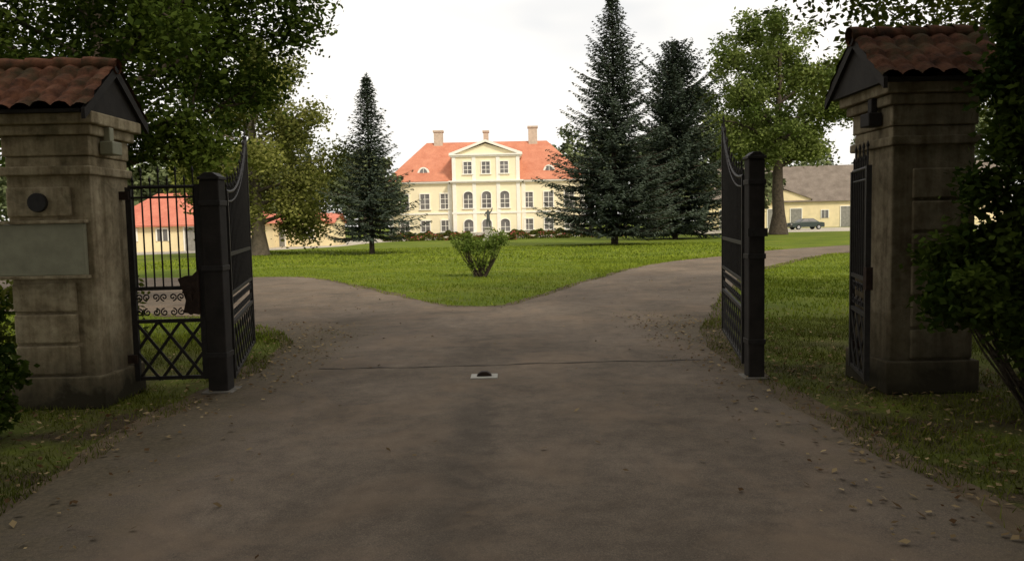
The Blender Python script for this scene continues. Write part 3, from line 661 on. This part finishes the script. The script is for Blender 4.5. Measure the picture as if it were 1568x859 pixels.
ss=o.modifiers.new('s','SUBSURF'); ss.levels=2; ss.render_levels=2; me.materials.append(M_stat)
r=np.random.default_rng(71)
def strip(name,segs,n,ls,mat,hh):
    C=[]
    for (xa,xb,yy,w) in segs:
        m=n; xx=r.uniform(xa,xb,m); C.append(np.stack([xx,yy+r.normal(size=m)*w,r.uniform(0.02,1,m)**.7*hh*(1+.4*np.sin(xx*2.1)+.2*np.sin(xx*5))],1))
    C=np.concatenate(C); V,F=leaves(C,ls,r,.7); return np_me(name,V,F,mat,r.uniform(size=len(C)))
E=empty('flower_bed',(0,0,0)); segs=[(-13,-3.6,80,.5),(-1,12,80,.5),(-4.5,0.5,76,.6)]
link(bpy.data.objects.new('bed_foliage',strip('bed_foliage',segs,3000,.09,L_mid,.5)),E)
link(bpy.data.objects.new('blooms',strip('blooms',segs,420,.08,L_flower,.62)),E)
E=empty('foundation_shrubs'); link(bpy.data.objects.new('shrub_foliage',strip('shrub_foliage',[(-16,-5.5,105.6,.35),(-.5,10,105.6,.35)],3500,.12,L_mid,.55)),E)

# ---------------------------------------------------------------- car
def car(loc,rot):
    E=empty('parked_car',(0,0,0)); 
    paint=simple('dark_green_paint',(.03,.045,.038),.3,.05,2,0,0,.5); tyre=simple('tyre',(.02,.02,.02),.9); hub=simple('hubcap',(.4,.4,.4),.4,metal=.6)
    lamp=simple('head_lamp',(.6,.6,.6),.2); red=simple('tail_lamp',(.3,.02,.02),.3)
    prof=[(-2.2,.32),(-2.25,.6),(-2.18,.86),(-1.55,.93),(-.95,.97),(1.05,.98),(1.85,.93),(2.15,.84),(2.2,.5),(2.15,.30)]
    bm=bmesh.new(); rings=[]
    for yy,sc in ((-.84,.96),(-.80,1),(.80,1),(.84,.96)):
        rings.append([bm.verts.new((px*(1 if sc==1 else .985),yy,.62+(pz-.62)*sc)) for px,pz in prof])
    for a,b in zip(rings,rings[1:]):
        for i in range(len(prof)): j=(i+1)%len(prof); bm.faces.new((a[i],a[j],b[j],b[i]))
    bm.faces.new(rings[0]); bm.faces.new(rings[-1][::-1])
    gh=[(-1.2,.94,.76),(-.45,1.40,.60),(.75,1.42,.60),(1.5,.95,.74)]
    l=[bm.verts.new((a,-c,b)) for a,b,c in gh]; rr=[bm.verts.new((a,c,b)) for a,b,c in gh]
    bm.faces.new(l);bm.faces.new(rr[::-1])
    for i in range(4): j=(i+1)%4; bm.faces.new((l[i],l[j],rr[j],rr[i]))
    bmesh.ops.recalc_face_normals(bm,faces=bm.faces); me=bpy.data.meshes.new('body'); bm.to_mesh(me); bm.free(); me.materials.append(paint)
    o=link(bpy.data.objects.new('body',me),E); b=o.modifiers.new('b','BEVEL'); b.width=.03; b.segments=2
    G=Acc()
    for s in (-1,1):
        def q(px,pz): c=.76-.16*(pz-.94)/.46; return (px,s*(c+.012),pz)
        G.face([q(-.98,1.0),q(-.45,1.34),q(.05,1.36),q(.05,1.0)]);G.face([q(.12,1.0),q(.12,1.36),q(.68,1.36),q(1.22,1.0)])
    G.face([(-1.16,-.66,.985),(-1.16,.66,.985),(-.53,.55,1.375),(-.53,-.55,1.375)]);G.face([(1.45,-.64,1.0),(1.45,.64,1.0),(.83,.54,1.39),(.83,-.54,1.39)])
    G.obj('windows',M_glass,E)
    for x in (-1.4,1.35):
        for s in (-1,1):
            W=Acc(); W.prism([(x+.32*math.cos(t),.32+.32*math.sin(t)) for t in np.linspace(0,6.283,25)[:-1]],'y',s*.66,s*.87); W.obj('wheel',tyre,E,.02)
            W=Acc(); W.prism([(x+.19*math.cos(t),.32+.19*math.sin(t)) for t in np.linspace(0,6.283,17)[:-1]],'y',s*.871,s*.885); W.obj('hubcap',hub,E)
    for s in (-1,1):
        W=Acc(); W.box(-2.27,-2.2,s*.6-.16,s*.6+.16,.62,.76); W.obj('head_lamp',lamp,E,.01)
        W=Acc(); W.box(2.14,2.21,s*.62-.14,s*.62+.14,.64,.82); W.obj('tail_lamp',red,E,.01)
    E.location=loc; E.rotation_euler=(0,0,rot)
    for c in E.children: c.matrix_parent_inverse=Matrix.Identity(4)
car((37.9,101,.012),math.radians(8))

# ---------------------------------------------------------------- light
w=bpy.data.worlds.new('World'); scene.world=w; w.use_nodes=True; nt=w.node_tree; nt.nodes.clear()
el,az=math.radians(42),math.radians(145)
sky=nt.nodes.new('ShaderNodeTexSky'); sky.sky_type='NISHITA'; sky.sun_disc=False; sky.sun_elevation=el; sky.sun_rotation=az
tc=nt.nodes.new('ShaderNodeTexCoord'); mp=nt.nodes.new('ShaderNodeMapping'); mp.inputs['Scale'].default_value=(1,1,3.2); nt.links.new(tc.outputs['Generated'],mp.inputs[0])
nz=noise(nt,1.7,4,.6,mp.outputs[0],.5); cl=ramp(nt,nz,[(.36,.6),(.58,1)])
cc=mix(nt,noise(nt,3,4,.6,mp.outputs[0]),(10.6,10.4,10.0),(12.4,11.8,11.0))
mxx=mix(nt,cl,sky.outputs[0],cc)
bg=nt.nodes.new('ShaderNodeBackground'); bg.inputs[1].default_value=.1; nt.links.new(mxx,bg.inputs[0])
wo=nt.nodes.new('ShaderNodeOutputWorld'); nt.links.new(bg.outputs[0],wo.inputs[0])
sl=bpy.data.lights.new('sun','SUN'); sl.energy=2.7; sl.angle=math.radians(10); sl.color=(1,.90,.74)
so=link(bpy.data.objects.new('sun',sl)); dv=Vector((math.sin(az)*math.cos(el),math.cos(az)*math.cos(el),math.sin(el)))
so.rotation_euler=dv.to_track_quat('Z','Y').to_euler(); so.location=(0,-20,30)

cam=bpy.data.cameras.new('camera'); cam.lens=27.55; cam.sensor_width=36; cam.clip_end=3000; cam.clip_start=.05
co=link(bpy.data.objects.new('camera',cam))
co.matrix_world=Matrix.Translation((0,0,1.6))@Matrix.Rotation(math.radians(90-4.17),4,'X')@Matrix.Rotation(math.radians(-1.2),4,'Z')
scene.camera=co
